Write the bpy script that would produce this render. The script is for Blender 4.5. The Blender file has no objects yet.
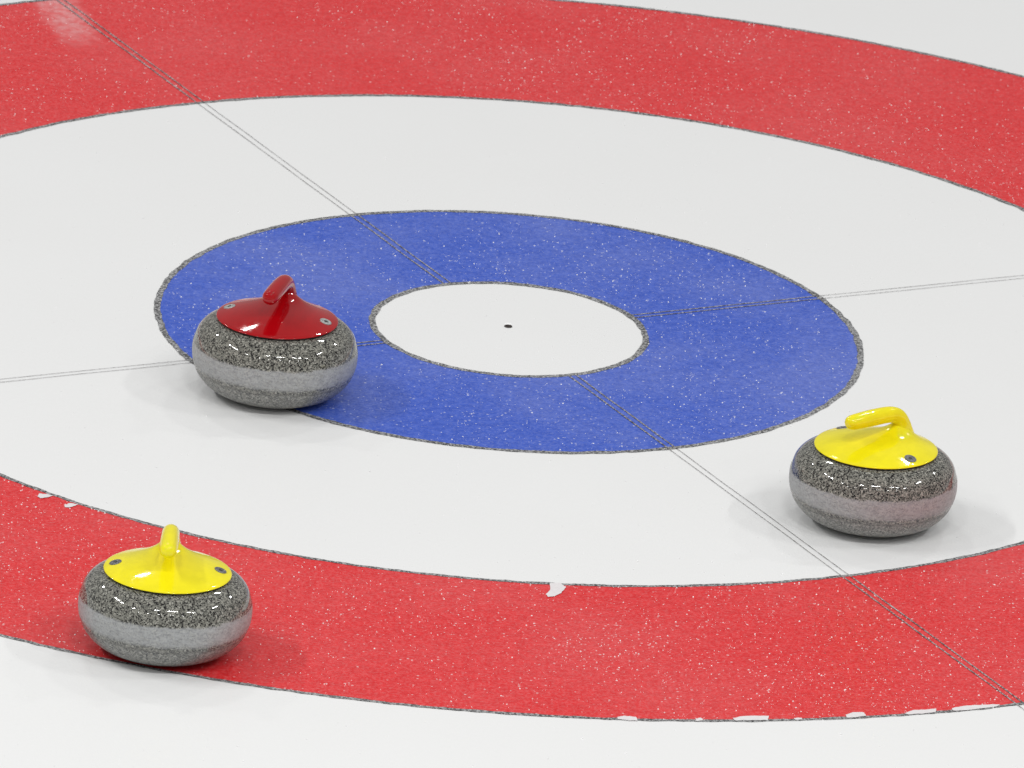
import bpy, bmesh, math, random
from mathutils import Vector, Matrix, noise

# ------------------------------------------------------------------ camera
sc = bpy.context.scene
col = sc.collection
F_PX, CAM_H, CAM_D = 13908.8, 8.0097, 22.552      # telephoto from the stands
OFF_PITCH, ROLL, OFF_YAW = -0.0039, 0.0774, 0.0005
LINE_ANGLE = 2.0652                                # centre line on the ice
cp = Vector((0, -CAM_D, CAM_H))
fw = Vector((0, CAM_D, -CAM_H)).normalized()
rt = Vector((1, 0, 0)); up = rt.cross(fw)
fw = (fw + rt * math.tan(OFF_YAW) + up * math.tan(OFF_PITCH)).normalized()
rt = fw.cross(Vector((0, 0, 1))).normalized(); up = rt.cross(fw)
rt, up = math.cos(ROLL) * rt + math.sin(ROLL) * up, -math.sin(ROLL) * rt + math.cos(ROLL) * up
cam = bpy.data.cameras.new('camera'); camo = bpy.data.objects.new('camera', cam); col.objects.link(camo)
camo.matrix_world = Matrix(((rt.x, up.x, -fw.x, cp.x), (rt.y, up.y, -fw.y, cp.y), (rt.z, up.z, -fw.z, cp.z), (0, 0, 0, 1)))
cam.sensor_width = 36; cam.lens = F_PX * 36 / 1024; cam.clip_end = 300
cam.dof.use_dof = True; cam.dof.focus_distance = 22.9; cam.dof.aperture_fstop = 18
sc.camera = camo

def at(px, py, z=0.0):
    """point of the photograph's pixel on the horizontal plane z"""
    d = fw + rt * ((px - 512) / F_PX) - up * ((py - 384) / F_PX)
    return cp + d * ((z - cp.z) / d.z)

# ------------------------------------------------------------------ light
w = bpy.data.worlds.new('hall'); sc.world = w; w.use_nodes = True
w.node_tree.nodes['Background'].inputs[0].default_value = (1.0, 1.0, 1.0, 1)
w.node_tree.nodes['Background'].inputs[1].default_value = 0.31

def lamp(x, y, z, sx, sy, e):
    l = bpy.data.lights.new('hall_or_fill_lamp', 'AREA'); l.shape = 'RECTANGLE'; l.size = sx; l.size_y = sy; l.energy = e
    l.color = (1.0, 0.995, 0.985)
    o = bpy.data.objects.new('hall_or_fill_lamp', l); o.location = (x, y, z); col.objects.link(o)
for x in (-8.0, -2.0, 0.7, 1.6, 5.0, 6.6, 9.5):            # a row of lamps across the sheets, on the stands' side
    lamp(x, -7.5, 9.5, 1.0, .34, 125)
for x in (-9.0, -2.9, 3.6, 9.0):                            # a row across the far end
    lamp(x, 8.0, 9.5, 1.1, .26, 165)
for y in (-3.2, -1.6, 0.0):                                 # lamps along the sides
    lamp(-9.0, y, 9.5, .4, .9, 170)
for x in (-10.0, -6.0, -2.0, 2.0, 6.0, 10.0):               # an added fill row, nearer the stands, to soften the shadows
    lamp(x, -14.0, 9.5, 1.0, .34, 105)
lamp(9.5, -1.0, 9.5, .4, 2.2, 280)

vs = sc.view_settings
vs.view_transform = 'Standard'; vs.look = 'None'; vs.gamma = 1; vs.use_curve_mapping = False; vs.exposure = 0.03

# ------------------------------------------------------------------ helpers
def mesh_obj(name, verts, faces, mat, parent=None, smooth=False):
    me = bpy.data.meshes.new(name); me.from_pydata(verts, [], faces); me.update()
    if smooth: me.polygons.foreach_set('use_smooth', [True] * len(me.polygons))
    me.materials.append(mat)
    o = bpy.data.objects.new(name, me); col.objects.link(o); o.parent = parent
    return o

def lathe(prof, n=96):
    v, f = [], []
    for r, z in prof:
        for k in range(n):
            a = 2 * math.pi * k / n; v.append((r * math.cos(a), r * math.sin(a), z))
    for i in range(len(prof) - 1):
        for k in range(n):
            k2 = (k + 1) % n
            f.append((i * n + k, i * n + k2, (i + 1) * n + k2, (i + 1) * n + k))
    return v, f

def spline(pts, sub):
    out = []
    P = [pts[0]] + list(pts) + [pts[-1]]
    for i in range(1, len(P) - 2):
        p0, p1, p2, p3 = P[i - 1:i + 3]
        for s in range(sub):
            t = s / sub
            out.append(tuple(0.5 * (2 * b + (c - a) * t + (2 * a - 5 * b + 4 * c - d) * t * t + (3 * b - a - 3 * c + d) * t ** 3)
                             for a, b, c, d in zip(p0, p1, p2, p3)))
    out.append(tuple(pts[-1]))
    return out

class NT:
    def __init__(s, name):
        s.m = bpy.data.materials.new(name); s.m.use_nodes = True
        s.t = s.m.node_tree; s.b = s.t.nodes['Principled BSDF']
    def n(s, typ, ins=None, **kw):
        nd = s.t.nodes.new('ShaderNode' + typ)
        for k, v in kw.items(): setattr(nd, k, v)
        for k, v in (ins or {}).items(): s.put(nd.inputs[k], v)
        return nd
    def put(s, sock, v):
        if isinstance(v, bpy.types.NodeSocket): s.t.links.new(v, sock)
        else: sock.default_value = v
    def math(s, op, a, b=0.0, c=0.0, clamp=False):
        nd = s.n('Math', {0: a, 1: b, 2: c}, operation=op); nd.use_clamp = clamp; return nd.outputs[0]
    def rng(s, v, a, b, c=0.0, d=1.0):
        return s.n('MapRange', {0: v, 1: a, 2: b, 3: c, 4: d}, interpolation_type='SMOOTHSTEP').outputs[0]
    def mix(s, f, a, b):
        nd = s.n('Mix', data_type='RGBA'); s.put(nd.inputs[0], f); s.put(nd.inputs[6], a); s.put(nd.inputs[7], b); return nd.outputs[2]
    def noise(s, vec, scale, detail=2.0, rough=.5):
        return s.n('TexNoise', {'Vector': vec, 'Scale': scale, 'Detail': detail, 'Roughness': rough}).outputs[0]

def rgba(r, g, b):
    f = lambda c: ((c / 255 + .055) / 1.055) ** 2.4 if c / 255 > .04045 else c / 255 / 12.92
    return (f(r), f(g), f(b), 1)

# ------------------------------------------------------------------ ice materials
FROST = (0.82, 0.825, 0.825, 1)
def ice_mat(name, base, dark=None, veil=0.12, grain=0.10, speck=0.85, smear=None, lines=False, break_up=0.0):
    """paint frozen under the pebbled, frosted surface of the ice"""
    k = NT(name); P = k.n('NewGeometry').outputs['Position']
    fine = k.noise(P, 170, 3, .75)                     # grain of the frost
    mid = k.noise(P, 60, 3, .6)
    big = k.noise(P, 2.6, 3, .55)                     # broad sweeping of the brooms
    vor = k.n('TexVoronoi', {'Vector': P, 'Scale': 165.0, 'Randomness': 1.0})
    rnd = k.n('SeparateColor', {0: vor.outputs['Color']})
    c = base
    if dark: c = k.mix(k.rng(mid, .35, .65), dark, base)
    if break_up:
        c = k.mix(k.rng(k.noise(P, 210, 2, .7), .5 - .06, .5 + .1, 0, break_up), c, FROST)
    v = k.math('ADD', k.rng(fine, .41, .66, 0, grain * 2), k.rng(big, .35, .72, -veil * .3, veil * 1.3), clamp=True)
    v = k.math('ADD', v, k.rng(mid, .4, .7, 0, veil * .5), clamp=True)
    # single pebble tops that are white with frost
    dens = k.rng(k.noise(P, 1.3, 2), .35, .68, .88, .66)
    pick = k.math('GREATER_THAN', rnd.outputs[0], dens)
    size = k.n('MapRange', {0: rnd.outputs[1], 1: 0.0, 2: 1.0, 3: .14, 4: .40}).outputs[0]
    dot = k.math('MULTIPLY', k.math('LESS_THAN', vor.outputs['Distance'], size), pick)
    v = k.math('MAXIMUM', v, k.math('MULTIPLY', dot, k.n('MapRange', {0: rnd.outputs[2], 1: .3, 2: 1.0, 3: speck * .22, 4: speck}).outputs[0]))
    if smear is not None: v = k.math('MAXIMUM', v, smear(k, P))
    k.put(k.b.inputs['Base Color'], k.mix(v, c, FROST))
    h = k.math('ADD', k.rng(vor.outputs['Distance'], .0, .5, 1, 0), k.math('MULTIPLY', fine, .5))
    bp = k.n('Bump', {'Strength': .12, 'Distance': .0012, 'Height': h})
    k.put(k.b.inputs['Normal'], bp.outputs[0])
    k.b.inputs['Roughness'].default_value = .34
    k.b.inputs['IOR'].default_value = 1.31
    return k.m

def frost_patch(k, P):
    """the pale swept patch across the far red ring: a capsule along the line of the photo's patch"""
    a, b = at(44, -14), at(86, 50)
    d = b - a; L = d.length; d.normalize(); n_ = Vector((-d.y, d.x, 0))
    rel = k.n('VectorMath', {0: P, 1: tuple(a)}, operation='SUBTRACT').outputs[0]
    s = k.n('VectorMath', {0: rel, 1: tuple(d)}, operation='DOT_PRODUCT').outputs['Value']
    t = k.n('VectorMath', {0: rel, 1: tuple(n_)}, operation='DOT_PRODUCT').outputs['Value']
    wob = k.math('MULTIPLY', k.math('SUBTRACT', k.noise(P, 14, 4, .65), .5), .05)
    m1 = k.rng(k.math('ADD', k.math('ABSOLUTE', t), wob), .012, .062, 1, 0)
    m2 = k.rng(k.math('ADD', s, wob), L - .16, L + .06, 1, 0)
    m = k.math('MULTIPLY', m1, m2)
    return k.math('MULTIPLY', m, k.rng(k.noise(P, 45, 3, .7), .3, .75, .12, .40))

M = {}
M['ice'] = ice_mat('white_ice', (0.805, 0.808, 0.805, 1), None, .25, .2, .9)
M['red'] = ice_mat('red_ice_paint', (0.72, .018, .022, 1), (.64, .011, .015, 1), .02, .040, .5, smear=frost_patch)
M['blue'] = ice_mat('blue_ice_paint', (.032, .098, .55, 1), (.024, .080, .48, 1), .05, .040, .45)
M['line'] = ice_mat('grey_ring_line', (.055, .055, .058, 1), (.03, .03, .032, 1), .05, .06, .6, break_up=.42)
M['thread'] = ice_mat('dark_thread', (.07, .055, .058, 1), (.04, .03, .033, 1), .05, .05, .5, break_up=.45)
M['chip'] = ice_mat('bare_ice_chip', (.74, .70, .71, 1), None, .3, .2, .8)

# ------------------------------------------------------------------ the ice and its markings
rng = random.Random(4)
S = 30
floor = mesh_obj('floor', [(-S, -S, 0), (S, -S, 0), (S, S, 0), (-S, S, 0)], [(0, 1, 2, 3)], M['ice'])
floor['kind'] = 'structure'; floor['label'] = 'white pebbled curling ice with the painted rings of the house'

def annulus(name, r0, r1, z, mat, label, jit=.0012, n=1440):
    v, f = [], []
    sd = rng.random() * 50
    for k in range(n):
        a = 2 * math.pi * k / n
        for j, r in enumerate((r0, r1)):
            q = r + jit * (noise.noise(Vector((math.cos(a) * r * 40, math.sin(a) * r * 40, sd + j * 9))) * 1.6 + rng.uniform(-.4, .4))
            v.append((q * math.cos(a), q * math.sin(a), z))
    for k in range(n):
        b = 2 * k; c = 2 * ((k + 1) % n); f.append((b, b + 1, c + 1, c))
    o = mesh_obj(name, v, f, mat, floor); o['label'] = label
    return o
R_BUT, R_BLUE, R_WHITE, R_RED = .236, .6064, 1.2305, 1.829
annulus('red_ring', R_WHITE, R_RED, .0004, M['red'], 'broad red ring painted in the ice')
annulus('blue_ring', R_BUT, R_BLUE, .0004, M['blue'], 'blue ring painted in the ice around the white button')
for r, wd, lb in ((R_BUT, .0058, 'thin grey line around the white button'), (R_BLUE, .0055, 'thin grey line around the blue ring'),
              (R_WHITE, .0045, 'thin grey line along the inner edge of the red ring'), (R_RED, .0045, 'thin grey line along the outer edge of the red ring')):
    annulus('ring_line', r - wd, r + wd, .0008, M['line'], lb, jit=.0016)

def strand(name, ang, off, r0, r1, hw, label):
    """one dark thread of a double line, a thin ribbon under the surface"""
    d = Vector((math.cos(ang), math.sin(ang), 0)); n_ = Vector((-d.y, d.x, 0))
    v, f = [], []; N = 160; sd = rng.random() * 40
    for k in range(N + 1):
        s = r0 + (r1 - r0) * k / N
        o_ = off + .0010 * noise.noise(Vector((s * 9, sd, 0)))
        hw_ = hw * (1.5 if R_BUT < s < R_BLUE or R_WHITE < s < R_RED else .6)
        h_ = hw_ * (1 + .35 * noise.noise(Vector((s * 60, sd, 3))))
        for q in (-1, 1):
            p = d * s + n_ * (o_ + q * h_); v.append((p.x, p.y, .0012))
        if k: f.append((2 * k - 2, 2 * k - 1, 2 * k + 1, 2 * k))
    o = mesh_obj(name, v, f, M['thread'], floor); o['label'] = label
for nm, ang, lb in (('centre_line', LINE_ANGLE, 'double dark thread of the centre line'), ('tee_line', LINE_ANGLE + math.pi / 2, 'double dark thread of the tee line')):
    for side in (0, math.pi):
        for off in (-.0068, .0068):
            strand(nm, ang + side, off, R_BUT + .004, 5.0, .0010, lb)

# places where the paint has come away and pale ice shows
def chip(poly, z=.0014):
    pts = []
    n = len(poly)
    for i in range(n):
        a, b = Vector(poly[i]), Vector(poly[(i + 1) % n])
        for s in range(4):
            q = a.lerp(b, s / 4); pts.append((q.x + rng.uniform(-.35, .35), q.y + rng.uniform(-.25, .25)))
    g = [at(x, y, z) for x, y in pts]
    o = mesh_obj('paint_chip', [tuple(p) for p in g], [tuple(range(len(g)))], M['chip'], floor)
    if o.data.polygons[0].normal.z < 0: o.data.flip_normals()
    o['label'] = 'bare pale patch where the red paint has come away'
chip([(550, 583), (561, 583), (566, 587), (561, 593), (555, 596), (548, 597), (546, 594), (550, 590)])
chip([(39, 493.5), (47, 494), (54, 495.5), (49, 497), (40, 498), (37.5, 496)])
chip([(64, 505), (70, 503), (79, 504), (74, 506), (69, 507.5), (65, 507)])
chip([(617, 717), (624, 715.5), (636, 717), (638, 720.5), (630, 720.5), (618, 719)])
chip([(696, 718.5), (701, 717.5), (703, 720), (699, 721), (695.5, 720.5)])
chip([(733, 718), (742, 716), (758, 715.5), (769, 715.7), (768, 720), (752, 720), (735, 720.3)])
chip([(794, 718), (802, 717.5), (802, 719.3), (795, 719.8)])
chip([(846, 714.5), (853, 712), (864, 712), (866, 715.5), (858, 717), (847, 717.5)])
chip([(905, 713), (913, 710), (924, 709.5), (936, 708.5), (936, 712), (922, 713.5), (908, 714.5)])
chip([(952, 708), (966, 705.5), (984, 704.5), (1000, 704), (997, 706.5), (980, 708.5), (962, 710.5), (953, 710.5)])

# the small pin hole in the middle of the button, with a crumb of snow behind it
hk = NT('dark_hole'); hk.b.inputs['Base Color'].default_value = (.02, .012, .009, 1); hk.b.inputs['Roughness'].default_value = .7
sk = NT('snow'); sk.b.inputs['Base Color'].default_value = (.9, .9, .9, 1); sk.b.inputs['Roughness'].default_value = .6
hc = at(508.2, 326.6)
hv, hf = lathe([(.0001, .0010), (.0058, .0010), (.0066, .0016), (.0072, .0004)], 20)
ho = mesh_obj('pin_hole', [(x + hc.x, y + hc.y, z) for x, y, z in hv], hf, hk.m, floor); ho['label'] = 'tiny dark hole at the centre of the button'
bm = bmesh.new(); bmesh.ops.create_icosphere(bm, subdivisions=2, radius=1)
hs = at(508.2, 324.2)
for v in bm.verts:
    q = 1 + .3 * noise.noise(v.co * 2)
    v.co = Vector((hs.x + v.co.x * .0062 * q, hs.y + v.co.y * .005 * q, max(0, v.co.z) * .0022 * q))
me = bpy.data.meshes.new('snow_crumb'); bm.to_mesh(me); bm.free(); me.materials.append(sk.m)
so = bpy.data.objects.new('snow_crumb', me); col.objects.link(so); so.parent = floor; so['label'] = 'white crumb of snow at the pin hole'

# frost crystals on the pebble tops, far too many and too small to count
cv, cf = [], []
stones_at = [at(277.3, 318.6, .136), at(167.7, 571, .136), at(876, 447.5, .136)]
n_made = 0
while n_made < 14000:
    x, y = rng.uniform(-1.6, 1.6), rng.uniform(-2.9, 3.0)
    d = .5 + .9 * noise.noise(Vector((x * 1.6, y * 1.1, 3.3))) + .7 * noise.noise(Vector((x * 7, y * 5, 8.1))) - .06 * y
    if rng.random() > d: continue
    if any((x - q.x) ** 2 + (y - q.y) ** 2 < .1 ** 2 for q in stones_at): continue
    rr = math.hypot(x, y)
    if not (R_BUT - .006 < rr < R_BLUE + .006 or R_WHITE - .005 < rr < R_RED + .005) and rng.random() < .9: continue
    r = rng.uniform(.0004, .0009) if rng.random() < .86 else rng.uniform(.0010, .0017)
    h = min(.0014, r * rng.uniform(.7, 1.0)) + .0004; a0 = rng.random() * 6.28; b = len(cv)
    for k in range(5):
        a = a0 + k * 1.2566; q = r * rng.uniform(.8, 1.2); cv.append((x + q * math.cos(a), y + q * math.sin(a), .0002))
    for k in range(5):
        a = a0 + k * 1.2566 + .5; q = r * rng.uniform(.55, .85); cv.append((x + q * math.cos(a), y + q * math.sin(a), .0002 + h * .7))
    cv.append((x, y, .0002 + h))
    for k in range(5):
        k2 = (k + 1) % 5
        cf += [(b + k, b + k2, b + 5 + k), (b + k2, b + 5 + k2, b + 5 + k), (b + 5 + k, b + 5 + k2, b + 10)]
    n_made += 1
co = mesh_obj('frost_crystals', cv, cf, sk.m, floor); co['kind'] = 'stuff'; co['label'] = 'fine white frost crystals on the pebbled ice'

# ------------------------------------------------------------------ stone materials
def granite(name, contrast=1.0, tint=(1, 1, 1)):
    k = NT(name); P = k.n('TexCoord').outputs['Object']
    warp = k.n('TexNoise', {'Vector': P, 'Scale': 220.0, 'Detail': 2.0})
    Pw = k.n('VectorMath', {0: P, 1: k.n('VectorMath', {0: warp.outputs[1], 3: .004}, operation='SCALE').outputs[0]}, operation='ADD').outputs[0]
    vor = k.n('TexVoronoi', {'Vector': Pw, 'Scale': 480.0})
    rnd = k.n('SeparateColor', {0: vor.outputs['Color']}).outputs[0]
    cr = k.n('ValToRGB', {0: rnd}); e = cr.color_ramp; e.interpolation = 'CONSTANT'
    t = lambda a, b, c: tuple(x * y for x, y in zip((a, b, c), tint)) + (1,)
    e.elements[0].position = 0; e.elements[0].color = t(.012, .012, .012)
    e.elements[1].position = .20 * contrast; e.elements[1].color = t(.075, .075, .066)
    for p_, c_ in ((.38, t(.17, .17, .148)), (.62, t(.24, .235, .205)), (.84, t(.36, .355, .315)), (.96, t(.10, .10, .09))):
        x = e.elements.new(p_); x.color = c_
    base = cr.outputs[0]
    z = k.n('SeparateXYZ', {0: P}).outputs[2]
    a = k.noise(P, 55, 3, .6)
    zz = k.math('ADD', z, k.math('MULTIPLY', k.math('SUBTRACT', a, .5), .010))
    band = k.math('MULTIPLY', k.rng(zz, .048, .060), k.rng(zz, .087, .092, 1, 0))     # frosted striking band
    groove = k.math('MULTIPLY', k.rng(zz, .042, .044), k.rng(zz, .046, .049, 1, 0))
    low = k.rng(zz, .046, .052, 1, 0)                                                    # ground, unpolished underside; its paleness paints frost dust and light off the ice
    scuff = k.noise(k.n('VectorMath', {0: P, 1: (90, 90, 260)}, operation='MULTIPLY').outputs[0], 1.0, 4, .7)
    pale = k.math('MULTIPLY', band, k.rng(scuff, .25, .7, .42, .82))
    pale = k.math('ADD', pale, k.math('MULTIPLY', low, k.rng(scuff, .3, .7, .10, .30)), clamp=True)
    c = k.mix(pale, base, (.42, .43, .44, 1))
    c = k.mix(k.math('MULTIPLY', groove, .35), c, (.05, .05, .045, 1))
    k.put(k.b.inputs['Base Color'], c)
    rough = k.math('ADD', .05, k.math('MULTIPLY', k.math('MAXIMUM', band, k.math('MULTIPLY', low, .8)), .42))
    k.put(k.b.inputs['Roughness'], rough)
    bp = k.n('Bump', {'Strength': .15, 'Distance': .0004, 'Height': k.math('MULTIPLY', scuff, k.math('MAXIMUM', band, low))})
    k.put(k.b.inputs['Normal'], bp.outputs[0])
    return k.m
M['granite'] = granite('granite')

def plastic(name, c, rough=.16):
    k = NT(name); P = k.n('TexCoord').outputs['Object']
    v = k.noise(P, 30, 3, .6)
    d = tuple(x * .93 for x in c[:3]) + (1,)
    k.put(k.b.inputs['Base Color'], k.mix(k.rng(v, .35, .65), d, c))
    k.put(k.b.inputs['Roughness'], k.rng(k.noise(P, 90, 3), .3, .7, rough - .03, rough + .04))
    k.b.inputs['IOR'].default_value = 1.48
    return k.m
M['yellow'] = plastic('yellow_plastic', (.91, .80, .008, 1), .06)
M['redplastic'] = plastic('red_plastic', (.38, .002, .005, 1), .055)
def plain(name, c, rough, metal=0):
    k = NT(name); k.put(k.b.inputs['Base Color'], k.mix(k.noise(k.n('TexCoord').outputs['Object'], 400, 2), c, tuple(x * .75 for x in c[:3]) + (1,)))
    k.b.inputs['Roughness'].default_value = rough; k.b.inputs['Metallic'].default_value = metal; return k.m
M['steel'] = plain('bolt_steel', (.20, .205, .215, 1), .36, .5)
M['steel_light'] = plain('bolt_steel_light', (.42, .44, .43, 1), .38, .3)
M['socket'] = plain('bolt_socket', (.03, .03, .032, 1), .5)
M['seam'] = plain('seam_gap_shade', (.02, .02, .02, 1), .6)  # near-black colour stands for the shade in the gap under the cap

# ------------------------------------------------------------------ stone geometry
BODY = [(.0005, .0075), (.050, .0070), (.0595, .0042), (.063, .0004), (.0665, .0002), (.073, .0012), (.086, .0042), (.101, .0098), (.1150, .0190),
        (.1265, .0315), (.1345, .0460), (.1386, .0610), (.1400, .0750), (.1394, .0880), (.1365, .1010), (.1320, .1130),
        (.1238, .1232), (.1134, .1303), (.1035, .1345), (.0985, .1352)]
def cap_z(r, y=None, x=0.0):
    t = min(1, r / .103)
    z = .1382 + .0195 * (1 - t * t) ** 1.1
    if y is not None:                    # moulded foot of the neck and the low spine under the grip
        d2 = ((x + .052) ** 2 + y * y); e = (1 - t * t) ** .5
        z += e * (.017 * math.exp(-d2 / .020 ** 2) + .009 * math.exp(-d2 / .040 ** 2))
        z += .0015 * e * math.exp(-(y / .012) ** 2) / (1 + math.exp((x - .018) / .008)) / (1 + math.exp(-(x + .05) / .005))
    return z
CAP = [(.1000, .1355), (.1022, .1356), (.1031, .1362), (.1033, .1369), (.1028, .1376), (.1017, .1381)] + \
      [((99.5 - 2.05 * i) / 1000, None) for i in range(48)] + [(.0012, None)]
def cap_mesh(n=144):
    v, f = [], []
    for r, z in CAP:
        for k in range(n):
            a = 2 * math.pi * k / n; x, y = r * math.cos(a), r * math.sin(a)
            v.append((x, y, z if z is not None else cap_z(r, y, x)))
    m = len(CAP)
    for i in range(m - 1):
        for k in range(n):
            k2 = (k + 1) % n; f.append((i * n + k, i * n + k2, (i + 1) * n + k2, (i + 1) * n + k))
    f.append(tuple(range((m - 1) * n, m * n)))
    return v, f
SEAM = [(.0960, .1315), (.0990, .1320), (.0990, .1358), (.0960, .1358)]

body_p = [(r, z * .978) for r, z in spline(BODY, 5)]
i0 = min(range(len(body_p)), key=lambda i: abs(body_p[i][1] - .0555) + (0 if body_p[i][0] > .12 else 1))
i1 = min(range(len(body_p)), key=lambda i: abs(body_p[i][1] - .0905))

def handle_mesh():
    """gooseneck grip: a trumpet foot on the cap, a neck, a bend and a long rounded grip"""
    key = [  # x, z, half-width across, half-height in the plane
        (-.0560, .1520, .0200, .0220), (-.0550, .1610, .0172, .0185), (-.0530, .1695, .0154, .0162),
        (-.0490, .1785, .0144, .0146), (-.0422, .1860, .0140, .0142), (-.0310, .1910, .0140, .0142), (-.0160, .1933, .0142, .0144),
        (.0050, .1938, .0147, .0146), (.0250, .1938, .0150, .0144), (.0430, .1937, .0148, .0138), (.0570, .1936, .0140, .0130),
        (.0645, .1936, .0118, .0112), (.0688, .1936, .0080, .0078), (.0706, .1936, .0030, .0030)]
    p = spline(key, 4); n = 28; v, f = [], []
    for i, (x, z, a, b) in enumerate(p):
        q0 = p[max(0, i - 1)]; q1 = p[min(len(p) - 1, i + 1)]
        t = Vector((q1[0] - q0[0], 0, q1[1] - q0[1])).normalized(); m = Vector((-t.z, 0, t.x))
        for k in range(n):
            g = 2 * math.pi * k / n
            c = Vector((x, 0, z)) + Vector((0, 1, 0)) * (a * math.cos(g)) + m * (b * math.sin(g))
            v.append(tuple(c))
    for i in range(len(p) - 1):
        for k in range(n):
            k2 = (k + 1) % n; f.append((i * n + k, i * n + k2, (i + 1) * n + k2, (i + 1) * n + k))
    f.append(tuple(range((len(p) - 1) * n, len(p) * n))); f.append(tuple(reversed(range(n))))
    return v, f

SH = {}
def shared(key, make, mat, smooth=True):
    if key not in SH:
        v, f = make(); me = bpy.data.meshes.new(key); me.from_pydata(v, [], f); me.update()
        if smooth: me.polygons.foreach_set('use_smooth', [True] * len(me.polygons))
        bm = bmesh.new(); bm.from_mesh(me); bmesh.ops.recalc_face_normals(bm, faces=bm.faces[:]); bm.to_mesh(me); bm.free()
        me.materials.append(mat); SH[key] = me
    return SH[key]
def part(name, me, parent, label=None):
    o = bpy.data.objects.new(name, me); col.objects.link(o); o.parent = parent
    if label: o['label'] = label
    return o

def stone(px, py, deg, colour, colour_name, label, bolt, wear=.986):
    """px, py: the photo's pixel of the cap rim's centre, which stands .136 above the ice"""
    p = at(px, py, .136 * wear + .0016)
    e = bpy.data.objects.new('curling_stone', None); col.objects.link(e); e.empty_display_size = .1
    e.location = (p.x, p.y, .0016); e.rotation_euler = (0, 0, math.radians(deg))
    e.scale = (1, 1, wear)
    e['label'] = label; e['category'] = 'curling stone'; e['group'] = 'curling stones lying in the house'
    b = part('granite_body', shared('granite_body', lambda: lathe(body_p), M['granite']), e)
    part('striking_band', shared('striking_band', lambda: lathe([(r + .00025, z) for r, z in body_p[i0:i1 + 1]]), M['granite']), b, 'pale frosted striking band around the granite')
    part('seam', shared('seam', lambda: lathe(SEAM), M['seam']), e, 'dark seam under the cap')
    c = part('cap', shared('cap_' + colour_name, cap_mesh, M[colour]), e, 'glossy %s plastic cap' % colour_name)
    part('handle', shared('handle_' + colour_name, handle_mesh, M[colour]), e, 'glossy %s gooseneck handle' % colour_name)
    for s in (-1, 1):
        r = .0845
        sl = math.atan2(cap_z(r + .002) - cap_z(r - .002), .004)
        def bolt_m(): return lathe([(.0102, -.0008), (.0102, .0008), (.0092, .0014), (.0078, .0014), (.0072, .0004), (.0046, .0002), (.0044, .0008), (.0002, .0008)], 28)
        def sock_m(): return lathe([(.0036, .0006), (.0034, .0013), (.0002, .0013)], 6)
        k = part('bolt', shared('bolt_' + bolt, bolt_m, M[bolt]), e, 'grey metal bolt set in the cap')
        k.location = (0, s * r, cap_z(r) + .0003); k.rotation_euler = (s * sl, 0, 0)
        part('socket', shared('socket', sock_m, M['socket'], False), k)
    return e
stone(277.3, 318.6, -103.3, 'redplastic', 'red', 'grey granite curling stone with red cap and handle, overlapping the edge of the blue ring', 'steel_light')
stone(167.7, 571.0, -90.0, 'yellow', 'yellow', 'grey granite curling stone with yellow cap and handle, standing on the red ring', 'steel')
stone(876.0, 447.5, -138.0, 'yellow', 'yellow', 'curling stone with yellow cap and handle, on white ice between blue and red rings', 'steel', .957)
